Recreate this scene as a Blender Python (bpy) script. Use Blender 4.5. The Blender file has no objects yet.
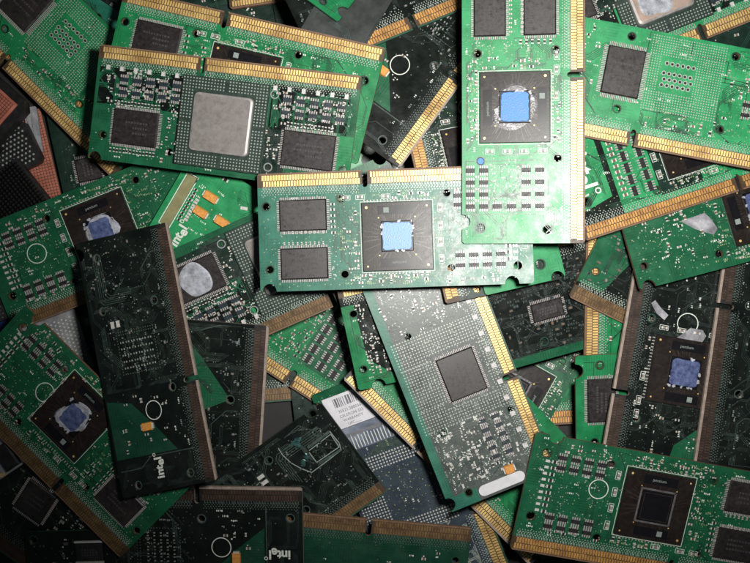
import bpy, math, random
import numpy as np
from mathutils import Matrix, Vector
from mathutils.geometry import delaunay_2d_cdt

# ------------------------------------------------------------------ camera, world, light
SC = bpy.context.scene
COL = SC.collection
CAM_H = 0.50           # camera height above the table in metres
F_PX = 1048.0          # focal length in photo pixels (photo is 750 x 563)
def unp(px, py, z):    # photo pixel -> world point at height z
    k = (CAM_H - z) / F_PX
    return Vector(((px - 375.0) * k, -(py - 281.5) * k, z))

cam_d = bpy.data.cameras.new('camera')
cam_d.sensor_width = 36.0
cam_d.lens = 36.0 * F_PX / 750.0
cam_d.clip_start = 0.01
cam_d.clip_end = 20.0
cam = bpy.data.objects.new('camera', cam_d)
cam.location = (0, 0, CAM_H)
COL.objects.link(cam)
SC.camera = cam

world = bpy.data.worlds.new('World')
SC.world = world
world.use_nodes = True
bg = world.node_tree.nodes['Background']
bg.inputs['Color'].default_value = (0.75, 0.9, 1.0, 1)
bg.inputs['Strength'].default_value = 0.030

fl_d = bpy.data.lights.new('flash', 'SPOT')
fl_d.energy = 11.6
fl_d.color = (1.0, 0.97, 0.92)
fl_d.shadow_soft_size = 0.020
fl_d.spot_size = math.radians(88)
fl_d.spot_blend = 1.0
flash = bpy.data.objects.new('flash', fl_d)
p = unp(500, 190, 0.015)
flash.location = (p.x, p.y, 0.42)
q = unp(520, 70, 0.015)
flash.rotation_euler = (q - Vector(flash.location)).to_track_quat('-Z', 'Y').to_euler()
COL.objects.link(flash)

SC.view_settings.view_transform = 'Standard'
SC.view_settings.look = 'None'
SC.view_settings.exposure = 0.0
SC.view_settings.gamma = 1.0
SC.view_settings.use_curve_mapping = False

# ------------------------------------------------------------------ materials
MATS = {}
def mat(name, col, rough=0.5, metal=0.0, var=0.15, scale=400.0, bump=0.0, col2=None, spec=0.5, rvar=0.1, bscale=None, dust=0.0):
    if name in MATS:
        return MATS[name]
    m = bpy.data.materials.new(name)
    m.use_nodes = True
    nt = m.node_tree
    bs = nt.nodes['Principled BSDF']
    bs.inputs['Metallic'].default_value = metal
    bs.inputs['Specular IOR Level'].default_value = spec
    geo = nt.nodes.new('ShaderNodeNewGeometry')
    nz = nt.nodes.new('ShaderNodeTexNoise')
    nz.inputs['Scale'].default_value = scale
    nz.inputs['Detail'].default_value = 5.0
    nz.inputs['Roughness'].default_value = 0.65
    nt.links.new(geo.outputs['Position'], nz.inputs['Vector'])
    mx = nt.nodes.new('ShaderNodeMix'); mx.data_type = 'RGBA'
    c2 = col2 or tuple(c * (1 - 2 * var) for c in col)
    c1 = tuple(min(1, c * (1 + var)) for c in col)
    mr = nt.nodes.new('ShaderNodeMapRange')
    mr.inputs['From Min'].default_value = 0.3; mr.inputs['From Max'].default_value = 0.7
    nt.links.new(nz.outputs['Fac'], mr.inputs['Value'])
    nt.links.new(mr.outputs['Result'], mx.inputs['Factor'])
    mx.inputs['A'].default_value = (*c2, 1); mx.inputs['B'].default_value = (*c1, 1)
    colout = mx.outputs['Result']
    if dust:
        nd = nt.nodes.new('ShaderNodeTexNoise'); nd.inputs['Scale'].default_value = 55.0
        nd.inputs['Detail'].default_value = 8.0; nd.inputs['Roughness'].default_value = 0.7
        nt.links.new(geo.outputs['Position'], nd.inputs['Vector'])
        dr = nt.nodes.new('ShaderNodeMapRange')
        dr.inputs['From Min'].default_value = 0.48; dr.inputs['From Max'].default_value = 0.78
        dr.inputs['To Max'].default_value = dust
        nt.links.new(nd.outputs['Fac'], dr.inputs['Value'])
        md = nt.nodes.new('ShaderNodeMix'); md.data_type = 'RGBA'
        nt.links.new(dr.outputs['Result'], md.inputs['Factor'])
        nt.links.new(colout, md.inputs['A'])
        md.inputs['B'].default_value = (0.22, 0.22, 0.19, 1)
        colout = md.outputs['Result']
    nt.links.new(colout, bs.inputs['Base Color'])
    rr = nt.nodes.new('ShaderNodeMapRange')
    rr.inputs['From Min'].default_value = 0.3; rr.inputs['From Max'].default_value = 0.7
    rr.inputs['To Min'].default_value = max(0.05, rough - rvar); rr.inputs['To Max'].default_value = min(1, rough + rvar)
    nt.links.new(nz.outputs['Fac'], rr.inputs['Value'])
    nt.links.new(rr.outputs['Result'], bs.inputs['Roughness'])
    if bump:
        nb = nt.nodes.new('ShaderNodeTexNoise'); nb.inputs['Scale'].default_value = bscale or scale * 3
        nb.inputs['Detail'].default_value = 3
        nt.links.new(geo.outputs['Position'], nb.inputs['Vector'])
        bp = nt.nodes.new('ShaderNodeBump'); bp.inputs['Strength'].default_value = bump
        bp.inputs['Distance'].default_value = 0.0002
        nt.links.new(nb.outputs['Fac'], bp.inputs['Height'])
        nt.links.new(bp.outputs['Normal'], bs.inputs['Normal'])
    MATS[name] = m
    return m

def pcb(name, col, rough=0.38, lines=0.5, dust=0.06):
    """solder mask over copper: fine routing lines in a broken grid, faint blotches, slight relief"""
    if name in MATS:
        return MATS[name]
    m = mat(name, col, rough, 0.0, 0.16, 120.0, 0.12, spec=0.42, rvar=0.08, bscale=900.0, dust=dust)
    nt = m.node_tree
    bs = nt.nodes['Principled BSDF']
    src = bs.inputs['Base Color'].links[0].from_socket
    tc = nt.nodes.new('ShaderNodeTexCoord')
    # lines: bands in u or v direction, chosen per cell
    vo = nt.nodes.new('ShaderNodeTexVoronoi'); vo.distance = 'CHEBYCHEV'; vo.inputs['Scale'].default_value = 160.0
    nt.links.new(tc.outputs['Object'], vo.inputs['Vector'])
    sep = nt.nodes.new('ShaderNodeSeparateColor'); nt.links.new(vo.outputs['Color'], sep.inputs['Color'])
    w1 = nt.nodes.new('ShaderNodeTexWave'); w1.bands_direction = 'X'; w1.inputs['Scale'].default_value = 260.0
    w2 = nt.nodes.new('ShaderNodeTexWave'); w2.bands_direction = 'Y'; w2.inputs['Scale'].default_value = 260.0
    for w in (w1, w2):
        w.inputs['Distortion'].default_value = 0.0
        nt.links.new(tc.outputs['Object'], w.inputs['Vector'])
    gt = nt.nodes.new('ShaderNodeMath'); gt.operation = 'GREATER_THAN'; gt.inputs[1].default_value = 0.5
    nt.links.new(sep.outputs['Red'], gt.inputs[0])
    mw = nt.nodes.new('ShaderNodeMix')
    nt.links.new(gt.outputs[0], mw.inputs[0]); nt.links.new(w1.outputs['Fac'], mw.inputs[2]); nt.links.new(w2.outputs['Fac'], mw.inputs[3])
    th = nt.nodes.new('ShaderNodeMapRange'); th.inputs['From Min'].default_value = 0.62; th.inputs['From Max'].default_value = 0.8
    nt.links.new(mw.outputs[0], th.inputs['Value'])
    on = nt.nodes.new('ShaderNodeMath'); on.operation = 'GREATER_THAN'; on.inputs[1].default_value = 0.45
    nt.links.new(sep.outputs['Green'], on.inputs[0])
    mul = nt.nodes.new('ShaderNodeMath'); mul.operation = 'MULTIPLY'
    nt.links.new(th.outputs['Result'], mul.inputs[0]); nt.links.new(on.outputs[0], mul.inputs[1])
    ml2 = nt.nodes.new('ShaderNodeMath'); ml2.operation = 'MULTIPLY'; ml2.inputs[1].default_value = lines
    nt.links.new(mul.outputs[0], ml2.inputs[0])
    mx = nt.nodes.new('ShaderNodeMix'); mx.data_type = 'RGBA'
    nt.links.new(ml2.outputs[0], mx.inputs['Factor']); nt.links.new(src, mx.inputs['A'])
    mx.inputs['B'].default_value = (*[c * 0.45 for c in col], 1)
    nt.links.new(mx.outputs['Result'], bs.inputs['Base Color'])
    return m

pcb('mask_bright', (0.016, 0.245, 0.085), 0.40, 0.3)
pcb('mask_green', (0.011, 0.180, 0.062), 0.33, 0.35)
pcb('mask_deep', (0.008, 0.092, 0.040), 0.34, 0.45)
pcb('mask_teal', (0.014, 0.130, 0.085), 0.40, 0.4)
pcb('mask_black', (0.0045, 0.0075, 0.0065), 0.28, 0.3, 0.03)
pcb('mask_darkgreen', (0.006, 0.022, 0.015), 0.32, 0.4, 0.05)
pcb('mask_grey', (0.070, 0.084, 0.078), 0.36, 0.4)  # on the dotted centre board this grey stands in for flash sheen
pcb('mask_nearblack_green', (0.005, 0.046, 0.025), 0.36, 0.4)
pcb('mask_blue', (0.040, 0.056, 0.076), 0.36, 0.4)  # bluish gloss reflection put into the mask colour
mat('edge_brown', (0.16, 0.09, 0.05), 0.6)
mat('edge_pale', (0.27, 0.215, 0.18), 0.55)
mat('edge_green', (0.02, 0.07, 0.04), 0.5)
mat('bare', (0.055, 0.03, 0.012), 0.55)
mat('bare_dark', (0.007, 0.005, 0.004), 0.5)
mat('gold_dark', (0.055, 0.031, 0.020), 0.45, 0.2, 0.25, 250.0)  # gold for the dimmest contact strips, shade put into the colour
mat('speck', (0.24, 0.33, 0.17), 0.45, 0.1, 0.3, 2500.0)
mat('gold', (0.80, 0.57, 0.22), 0.40, 0.4, 0.1, 110.0, 0.3, col2=(0.48, 0.29, 0.10), rvar=0.14, bscale=2200.0)
mat('gold_old', (0.19, 0.115, 0.045), 0.45, 0.3, 0.25, 250.0, 0.1, col2=(0.085, 0.05, 0.025))  # tarnished gold, with the dim light on those boards painted in
mat('gold_mid', (0.55, 0.30, 0.085), 0.45, 0.3, 0.2, 250.0, 0.1, col2=(0.32, 0.15, 0.05))
mat('solder', (0.62, 0.63, 0.58), 0.38, 0.25, 0.2, 2500.0)
mat('pale_dot', (0.33, 0.38, 0.33), 0.4, 0.1, 0.3, 2500.0)
mat('dim_dot', (0.075, 0.10, 0.085), 0.45, 0.1, 0.3, 2500.0)
mat('silk', (0.62, 0.66, 0.60), 0.65, 0, 0.15, 1500.0)
mat('silk_dim', (0.22, 0.26, 0.24), 0.65, 0, 0.2, 1500.0)
mat('trace_green', (0.010, 0.105, 0.048), 0.35, 0, 0.15)
mat('trace_dark', (0.005, 0.045, 0.022), 0.4, 0, 0.15)
mat('trace_grey', (0.045, 0.07, 0.06), 0.35, 0, 0.2)
mat('trace_dim', (0.012, 0.022, 0.018), 0.4, 0, 0.2)
mat('chip', (0.0165, 0.0135, 0.014), 0.40, 0, 0.2, 600.0, 0.14, bscale=4000.0, dust=0.10)
mat('chip_print', (0.036, 0.032, 0.033), 0.6)
mat('pins', (0.46, 0.42, 0.42), 0.42, 0.3, 0.3, 2500.0)
mat('cpu_brown', (0.0145, 0.0105, 0.0092), 0.34, 0, 0.2, 500.0, 0.05, dust=0.04, spec=0.3, rvar=0.04)
mat('cpu_line', (0.030, 0.023, 0.020), 0.35)
mat('black', (0.008, 0.008, 0.009), 0.4, 0, 0.1, 600.0)
mat('black_gloss', (0.006, 0.006, 0.008), 0.30, 0, 0.1, 600.0, spec=0.3, rvar=0.02)
mat('blue_pad', (0.045, 0.20, 0.56), 0.5, 0, 0.1, 500.0, 0.5, bscale=1800.0, col2=(0.022, 0.115, 0.36))
mat('blue_pale', (0.17, 0.33, 0.62), 0.45, 0, 0.1, 500.0, 0.5, bscale=1800.0, col2=(0.09, 0.20, 0.44))
mat('blue_dark', (0.075, 0.10, 0.21), 0.45, 0, 0.3, 450.0, 0.6, bscale=1500.0, col2=(0.018, 0.03, 0.085))
mat('paste', (0.34, 0.36, 0.41), 0.4, 0, 0.25, 300.0, 0.6, bscale=1400.0, col2=(0.16, 0.16, 0.18))
mat('paste_thin', (0.10, 0.095, 0.10), 0.35, 0, 0.25, 300.0, 0.6, bscale=1400.0)
mat('lid', (0.20, 0.182, 0.176), 0.55, 0.25, 0.1, 420.0, 0.25, bscale=2500.0, col2=(0.145, 0.132, 0.128), dust=0.25)
mat('lid_edge', (0.38, 0.36, 0.35), 0.5, 0.4)
mat('lid_tan', (0.36, 0.27, 0.22), 0.5, 0.1, 0.15, 150.0)
mat('bga', (0.012, 0.030, 0.022), 0.45)
mat('cap_tan', (0.62, 0.27, 0.055), 0.5, 0, 0.15, 900.0)
mat('cap_grey', (0.24, 0.20, 0.18), 0.5, 0, 0.3, 1500.0)
mat('cap_white', (0.52, 0.50, 0.50), 0.5, 0, 0.2, 1500.0)
mat('res_black', (0.022, 0.021, 0.022), 0.45, 0, 0.3, 1500.0, spec=0.25)
mat('res_blue', (0.014, 0.026, 0.034), 0.4, 0, 0.3, 1500.0)
mat('res_brown', (0.16, 0.09, 0.06), 0.45, 0, 0.3, 1500.0)
mat('sticker', (0.66, 0.66, 0.70), 0.45, 0, 0.06, 200.0)
mat('sticker_grey', (0.22, 0.25, 0.32), 0.35, 0.3, 0.2, 120.0, col2=(0.10, 0.12, 0.17))
mat('label_white', (0.60, 0.61, 0.63), 0.5, 0, 0.06, 200.0)
mat('label_olive', (0.22, 0.21, 0.10), 0.5, 0, 0.1, 200.0)
mat('ink', (0.16, 0.16, 0.18), 0.6)
mat('foil', (0.42, 0.42, 0.45), 0.35, 0.6, 0.3, 140.0, 0.4, col2=(0.20, 0.20, 0.22))
mat('hologram', (0.05, 0.13, 0.125), 0.3, 0.5, 0.3, 600.0)
mat('copper_red', (0.40, 0.135, 0.09), 0.55, 0.0, 0.15, 150.0, col2=(0.26, 0.07, 0.045))
mat('metal_grey', (0.34, 0.35, 0.37), 0.4, 0.5, 0.15, 150.0)
mat('plate_grey', (0.030, 0.036, 0.034), 0.42, 0.1, 0.2, 120.0)
mat('blue_plastic', (0.01, 0.045, 0.16), 0.4)
mat('plastic_black', (0.012, 0.011, 0.012), 0.5, 0, 0.2, 300.0, 0.3)
mat('table_dark', (0.012, 0.012, 0.013), 0.7, 0, 0.3, 60.0, 0.3)

# ------------------------------------------------------------------ geometry collecting
class MB:
    def __init__(self):
        self.v = []; self.f = []; self.mi = []; self.mats = []
    def m(self, name):
        if name not in self.mats:
            self.mats.append(name)
        return self.mats.index(name)
    def face(self, pts, mname):
        n = len(self.v); self.v += pts; self.f.append(tuple(range(n, n + len(pts)))); self.mi.append(self.m(mname))
    def quads(self, pts, faces, mname):
        n = len(self.v); self.v += pts; k = self.m(mname)
        for f in faces:
            self.f.append(tuple(i + n for i in f)); self.mi.append(k)
    def box(self, u0, v0, u1, v1, z0, z1, mname, ang=0.0, bev=0.0, cx=None, cy=None):
        if cx is None: cx, cy = (u0 + u1) / 2, (v0 + v1) / 2
        ca, sa = math.cos(ang), math.sin(ang)
        def R(u, v, z):
            x, y = u - cx, v - cy
            return (cx + x * ca - y * sa, cy + x * sa + y * ca, z)
        if bev:
            b = bev; zb = z1 - (z1 - z0) * 0.35
            lo = [R(u0, v0, z0), R(u1, v0, z0), R(u1, v1, z0), R(u0, v1, z0)]
            md = [R(u0, v0, zb), R(u1, v0, zb), R(u1, v1, zb), R(u0, v1, zb)]
            hi = [R(u0 + b, v0 + b, z1), R(u1 - b, v0 + b, z1), R(u1 - b, v1 - b, z1), R(u0 + b, v1 - b, z1)]
            fs = [(8, 9, 10, 11)]
            for i in range(4):
                j = (i + 1) % 4
                fs += [(i, j, 4 + j, 4 + i), (4 + i, 4 + j, 8 + j, 8 + i)]
            self.quads(lo + md + hi, fs, mname)
        else:
            lo = [R(u0, v0, z0), R(u1, v0, z0), R(u1, v1, z0), R(u0, v1, z0)]
            hi = [R(u0, v0, z1), R(u1, v0, z1), R(u1, v1, z1), R(u0, v1, z1)]
            self.quads(lo + hi, [(4, 5, 6, 7), (0, 1, 5, 4), (1, 2, 6, 5), (2, 3, 7, 6), (3, 0, 4, 7)], mname)
    def disc(self, u, v, r, z0, z1, mname, n=8, rz=None):
        lo = [(u + r * math.cos(2 * math.pi * i / n), v + r * math.sin(2 * math.pi * i / n), z0) for i in range(n)]
        r2 = r * (rz if rz else 1.0)
        hi = [(u + r2 * math.cos(2 * math.pi * i / n), v + r2 * math.sin(2 * math.pi * i / n), z1) for i in range(n)]
        self.quads(lo + hi, [tuple(range(n, 2 * n))] + [(i, (i + 1) % n, n + (i + 1) % n, n + i) for i in range(n)], mname)
    def dot(self, u, v, r, z, mname, n=6):
        self.face([(u + r * math.cos(2 * math.pi * (i + .5) / n), v + r * math.sin(2 * math.pi * (i + .5) / n), z) for i in range(n)], mname)
    def ring(self, u, v, r0, r1, z, mname, n=28):
        pts = []
        for r in (r0, r1):
            pts += [(u + r * math.cos(2 * math.pi * i / n), v + r * math.sin(2 * math.pi * i / n), z) for i in range(n)]
        self.quads(pts, [(i, n + i, n + (i + 1) % n, (i + 1) % n) for i in range(n)], mname)
    def blob(self, u, v, r, z0, z1, mname, rng, n=26, amp=0.16, sx=1.0, sy=1.0):
        ph = [rng.random() * 6.28 for _ in range(5)]
        def rad(a): return r * (1 + amp * sum(math.sin((k + 2) * a + ph[k]) / (k + 1.3) for k in range(5)))
        lo, hi = [], []
        for i in range(n):
            a = 2 * math.pi * i / n; rr = rad(a)
            lo.append((u + rr * math.cos(a) * sx, v + rr * math.sin(a) * sy, z0))
            hi.append((u + rr * .9 * math.cos(a) * sx, v + rr * .9 * math.sin(a) * sy, z1))
        self.quads(lo + hi, [tuple(range(n, 2 * n))] + [(i, (i + 1) % n, n + (i + 1) % n, n + i) for i in range(n)], mname)
    def path(self, pts, w, z, mname):
        h = w / 2
        P = [Vector(p) for p in pts]
        for i in range(len(P) - 1):
            d = P[i + 1] - P[i]
            if d.length < 1e-6: continue
            d.normalize(); nrm = Vector((-d.y, d.x)) * h
            a, b = P[i] - d * h * .4, P[i + 1] + d * h * .4
            self.face([(a.x - nrm.x, a.y - nrm.y, z), (b.x - nrm.x, b.y - nrm.y, z), (b.x + nrm.x, b.y + nrm.y, z), (a.x + nrm.x, a.y + nrm.y, z)], mname)
    def frame(self, u0, v0, u1, v1, w, z, mname):
        self.path([(u0, v0), (u1, v0), (u1, v1), (u0, v1), (u0, v0)], w, z, mname)
    def text(self, body, u, v, size, z, mname, ang=0.0, bold=0.0, sx=1.0):
        t, fcs = glyphs(body, bold)
        ca, sa = math.cos(ang), math.sin(ang)
        pts = []
        for x, y in t:
            x, y = x * size * sx, y * size
            pts.append((u + x * ca - y * sa, v + x * sa + y * ca, z))
        self.quads(pts, fcs, mname)

_GL = {}
def glyphs(body, bold):
    key = (body, bold)
    if key not in _GL:
        c = bpy.data.curves.new('txt', 'FONT'); c.body = body; c.align_x = 'CENTER'; c.align_y = 'CENTER'
        c.offset = bold; c.resolution_u = 3
        o = bpy.data.objects.new('txt', c); COL.objects.link(o)
        bpy.context.view_layer.update()
        me = bpy.data.meshes.new_from_object(o.evaluated_get(bpy.context.evaluated_depsgraph_get()))
        _GL[key] = ([(v.co.x, v.co.y) for v in me.vertices], [tuple(p.vertices) for p in me.polygons])
        bpy.data.meshes.remove(me); bpy.data.objects.remove(o); bpy.data.curves.remove(c)
    return _GL[key]

# ------------------------------------------------------------------ height field the pile is stacked on
GX0, GY0, GS = -0.36, -0.30, 0.0015
GNX, GNY = 480, 400
HF = np.zeros((GNX, GNY))
gx = GX0 + (np.arange(GNX) + .5) * GS
gy = GY0 + (np.arange(GNY) + .5) * GS
XX, YY = np.meshgrid(gx, gy, indexing='ij')

def rest_plane(P, cx, cy, lim=0.12):
    """lowest plane over the points P: smallest height at the centroid (how a stiff card settles)"""
    x = P[:, 0] - cx; y = P[:, 1] - cy; h = P[:, 2]
    def best_b(a):
        r = h - a * x
        lo, hi = -lim, lim
        for _ in range(22):
            m1 = lo + (hi - lo) / 3; m2 = hi - (hi - lo) / 3
            if (r - m1 * y).max() < (r - m2 * y).max(): hi = m2
            else: lo = m1
        b = (lo + hi) / 2
        return b, (r - b * y).max()
    lo, hi = -lim, lim
    for _ in range(22):
        m1 = lo + (hi - lo) / 3; m2 = hi - (hi - lo) / 3
        if best_b(m1)[1] < best_b(m2)[1]: hi = m2
        else: lo = m1
    a = (lo + hi) / 2
    b, c = best_b(a)
    return a, b, c

class Card:
    """a circuit board (or similar flat thing) described in its own pixel grid:
       u along the contact edge, v away from it, z in mm above its top face"""
    def __init__(self, A, B, W, name='processor_board', label='', cat='circuit board', group='loose processor boards in the pile',
                 nom=(265.0, 118.0), thick=1.6, seed=0, tilt=None, damp=1.0):
        self.A, self.B, self.W = A, B, W
        self.name, self.label, self.cat, self.group = name, label, cat, group
        self.nu, self.nv = nom
        self.thick = thick
        self.rng = random.Random(seed or hash_s(label))
        self.parts = []       # (name, MB, parent index or None, stuff)
        self.bumps = []
        self.holes = []; self.zones = []; self.outline = None
        self.tilt = tilt; self.damp = damp
        self.cache = {}
    def part(self, name, parent=None, stuff=False, label=None):
        mb = MB(); self.parts.append([name, mb, parent, stuff, label]); return mb
    def shared(self, name):
        if name not in self.cache:
            self.cache[name] = self.part(name, stuff=True)
        return self.cache[name]
    def bump(self, u0, v0, u1, v1, h): self.bumps.append((u0, v0, u1, v1, h))
    # --- place on the pile
    def settle(self):
        A, B = Vector(self.A), Vector(self.B)
        d = (B - A).normalized(); n = Vector((d.y, -d.x))
        C = A + n * self.W; D = B + n * self.W
        t = self.thick * .001
        a = b = 0.0; c = 0.02; cx = cy = 0.0
        def onplane(p):
            k0 = unp(p.x, p.y, 0.0); ray = (k0 - Vector((0, 0, CAM_H)))
            # z = a(x-cx)+b(y-cy)+c+t
            den = ray.z - a * ray.x - b * ray.y
            s = (a * (-cx) + b * (-cy) + c + t - CAM_H) / den
            return Vector((0, 0, CAM_H)) + ray * s
        for it in range(4):
            W4 = [onplane(p) for p in (A, B, D, C)]
            cx = sum(w.x for w in W4) / 4; cy = sum(w.y for w in W4) / 4
            m = np.ones_like(XX, bool)
            for i in range(4):
                p, q = W4[i], W4[(i + 1) % 4]
                m &= ((q.x - p.x) * (YY - p.y) - (q.y - p.y) * (XX - p.x)) >= -GS * .0005
            if m.sum() < 4: m = (np.abs(XX - cx) < .006) & (np.abs(YY - cy) < .006)
            P = np.stack([XX[m], YY[m], HF[m]], 1)
            if self.tilt is not None:
                a, b = self.tilt
                c = (P[:, 2] - a * (P[:, 0] - cx) - b * (P[:, 1] - cy)).max()
            else:
                a2, b2, c2 = rest_plane(P, cx, cy)
                a2 *= self.damp; b2 *= self.damp
                c2 = (P[:, 2] - a2 * (P[:, 0] - cx) - b2 * (P[:, 1] - cy)).max()
                a, b, c = a2, b2, c2
            c += 0.0001
        W4 = [onplane(p) for p in (A, B, D, C)]
        N = Vector((-a, -b, 1)).normalized()
        U = (W4[1] - W4[0]).normalized(); V = N.cross(U).normalized()
        L = (W4[1] - W4[0]).length
        Wm = ((W4[3] - W4[0]).dot(V) + (W4[2] - W4[1]).dot(V)) / 2
        self.M = Matrix(((U.x, V.x, N.x, W4[0].x), (U.y, V.y, N.y, W4[0].y), (U.z, V.z, N.z, W4[0].z), (0, 0, 0, 1)))
        self.su, self.sv = L / self.nu, Wm / self.nv
        self.size = (L, Wm); self.plane = (a, b, c)
        # height field
        Mi = self.M.inverted()
        dx = XX - W4[0].x; dy = YY - W4[0].y
        zt = a * (XX - cx) + b * (YY - cy) + c + t
        dz = zt - W4[0].z
        uu = (dx * U.x + dy * U.y + dz * U.z) / self.su
        vv = (dx * V.x + dy * V.y + dz * V.z) / self.sv
        inside = (uu > -1) & (uu < self.nu + 1) & (vv > -1) & (vv < self.nv + 1)
        hh = np.where((uu > 14) & (uu < self.nu - 6) & (vv > 16) & (vv < self.nv - 4), 0.45, 0.08)
        for u0, v0, u1, v1, h in self.bumps:
            hh = np.where((uu > u0 - 3) & (uu < u1 + 3) & (vv > v0 - 3) & (vv < v1 + 3), np.maximum(hh, h), hh)
        HF[inside] = np.maximum(HF[inside], (zt + hh * .001)[inside])
    # --- make objects
    def mesh(self, mb, name):
        me = bpy.data.meshes.new(name)
        su, sv = self.su, self.sv
        me.from_pydata([(u * su, v * sv, z * .001) for u, v, z in mb.v], [], mb.f)
        for k in mb.mats: me.materials.append(MATS[k])
        me.polygons.foreach_set('material_index', mb.mi)
        me.update()
        return me
    def build(self):
        root = bpy.data.objects.new(self.name, None)
        root.empty_display_size = 0.01
        COL.objects.link(root)
        root.matrix_world = self.M
        root['label'] = self.label; root['category'] = self.cat
        if self.group: root['group'] = self.group
        objs = []
        for name, mb, par, stuff, lab in self.parts:
            if not mb.f:
                objs.append(None); continue
            o = bpy.data.objects.new(name, self.mesh(mb, name))
            COL.objects.link(o)
            o.parent = root if par is None else objs[par]
            if stuff: o['kind'] = 'stuff'
            if lab: o['label'] = lab
            objs.append(o)
        self.root = root
        return root
    # --- the fibreglass panel itself, with slot, notches, holes and zones of mask colour
    def panel(self, base, slot=None, notches=(), edge='edge_brown', band='bare', name='board_panel', corner=2.0):
        rimw = 2.6 if edge == 'edge_pale' else 1.5
        L, W = self.nu, self.nv
        out = []
        out += [(corner, 0)]
        if slot is not None:
            w = 2.6
            out += [(slot - w, 0), (slot - w, 14.5)]
            out += [(slot - w * math.cos(x), 14.5 + w * math.sin(x)) for x in (math.pi * .25, math.pi * .5, math.pi * .75)]
            out += [(slot + w, 14.5), (slot + w, 0)]
        out += [(L - corner, 0), (L, corner)]
        def nb(u):  # notch bites on the far edge
            return [(u + 7 * math.cos(x), W - 7 * math.sin(x) * 1.15) for x in [math.pi * i / 8 for i in range(9)]]
        if 'sr' in notches: out += [(L, W * .5 - 6), (L - 5, W * .5 - 4), (L - 5, W * .5 + 4), (L, W * .5 + 6)]
        out += [(L, W - corner), (L - corner, W)]
        for u in sorted([x for x in notches if not isinstance(x, str)], reverse=True):
            out += nb(u)
        out += [(corner, W), (0, W - corner), (0, corner)]
        pts = [Vector(p) for p in out]; edges = [(i, (i + 1) % len(out)) for i in range(len(out))]
        circ = []
        for (u, v, r) in self.holes:
            n0 = len(pts)
            for i in range(14):
                pts.append(Vector((u + r * math.cos(2 * math.pi * i / 14), v + r * math.sin(2 * math.pi * i / 14))))
            edges += [(n0 + i, n0 + (i + 1) % 14) for i in range(14)]
        zones = list(self.zones)
        if band:
            zones.append(([(0, 0), (L, 0), (L, 14.2), (0, 14.2)], 'bare_dark' if rimw > 2 else band))
            zones.append(([(0, 0), (L, 0), (L, rimw), (0, rimw)], edge))
        for poly, _ in zones:
            n0 = len(pts); pts += [Vector(p) for p in poly]
            edges += [(n0 + i, n0 + (i + 1) % len(poly)) for i in range(len(poly))]
        V2, E2, F2, *_ = delaunay_2d_cdt(pts, edges, [], 0, 1e-4)
        op = np.array(out)
        def inp(poly, x, y):
            r = False; j = len(poly) - 1
            for i in range(len(poly)):
                xi, yi = poly[i]; xj, yj = poly[j]
                if (yi > y) != (yj > y) and x < (xj - xi) * (y - yi) / (yj - yi) + xi: r = not r
                j = i
            return r
        mb = self.part(name)
        keep = []; cnt = {}
        for f in F2:
            cx = sum(V2[i].x for i in f) / 3; cy = sum(V2[i].y for i in f) / 3
            if not inp(out, cx, cy): continue
            if any((cx - u) ** 2 + (cy - v) ** 2 < (r * .97) ** 2 for u, v, r in self.holes): continue
            mname = base
            for poly, zm in zones:
                if inp(poly, cx, cy): mname = zm
            keep.append((f, mname))
            for i in range(3):
                a, b = f[i], f[(i + 1) % 3]
                cnt[(a, b)] = 1
        n = len(V2); T = self.thick
        mb.v = [(p.x, p.y, 0.0) for p in V2] + [(p.x, p.y, -T) for p in V2]
        for f, mname in keep:
            mb.f.append(tuple(f)); mb.mi.append(mb.m(mname))
            mb.f.append(tuple(i + n for i in reversed(f))); mb.mi.append(mb.m('mask_darkgreen'))
        for (a, b) in cnt:
            if (b, a) not in cnt:
                mb.f.append((a, a + n, b + n, b)); mb.mi.append(mb.m(edge))
        # plated rims
        return mb
    def hole(self, u, v, r=3.6, rim='trace_dark', rw=1.1):
        self.holes.append((u, v, r))
        if rim: self.shared('hole_rims').ring(u, v, r * 1.0, r + rw, 0.05, rim, 18)
    def contacts(self, slot, gold='gold', u0=3.0, u1=None, dots='pale_dot', pitch=2.72):
        u1 = u1 or self.nu - 2.5
        mb = self.part('edge_contacts', stuff=True)
        pd = self.part('contact_vias', stuff=True)
        rg = self.rng; lo_ = 3.0 if gold == 'gold_dark' else 2.0
        u = u0; k = 0
        while u < u1 - 2.0:
            if slot is None or abs(u + 1.1 - slot) > 5.0:
                mb.box(u, lo_, u + 1.98, 7.2, 0.0, 0.07, gold)
                pd.dot(u + .6, 15.9, .7, 0.05, dots); pd.dot(u + 1.9, 17.6, .7, 0.05, dots)
                pd.dot(u + .5, 19.4, .66, 0.05, dots); pd.dot(u + 2.1, 21.4, .6, 0.05, dots)
                pd.path([(u + .9, 13.6), (u + .9, 16.2)], .55, 0.03, dots)
                if rg.random() < .6: pd.path([(u + 2.3, 14.4), (u + 2.3, 19.5)], .45, 0.028, dots)
                if rg.random() < .35: pd.dot(u + rg.uniform(0, 3), rg.uniform(22.5, 25.5), .6, 0.05, dots)
            if u + 4.1 < u1 and (slot is None or abs(u + 2.7 - slot) > 5.0):
                mb.box(u + 1.36, 7.9, u + 3.34, 13.4, 0.0, 0.065, gold)
            u += pitch; k += 1
    # --- components
    def chip(self, cu, cv, w, h, ang=0.0, name='memory_chip', pins=4, hgt=1.3, rim=3.0, mark=True, body='chip', res=None, label=None, pinmat='pins'):
        mb = self.part(name, label=label); idx = len(self.parts) - 1
        mb.box(cu - w / 2, cv - h / 2, cu + w / 2, cv + h / 2, 0.12, hgt, body, ang, 1.1)
        if mark:
            mb.disc(cu + (w / 2 - 5) * math.cos(ang) - (h / 2 - 5) * math.sin(ang), cv + (w / 2 - 5) * math.sin(ang) + (h / 2 - 5) * math.cos(ang), 1.3, hgt - .05, hgt + .012, 'black', 10)
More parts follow.
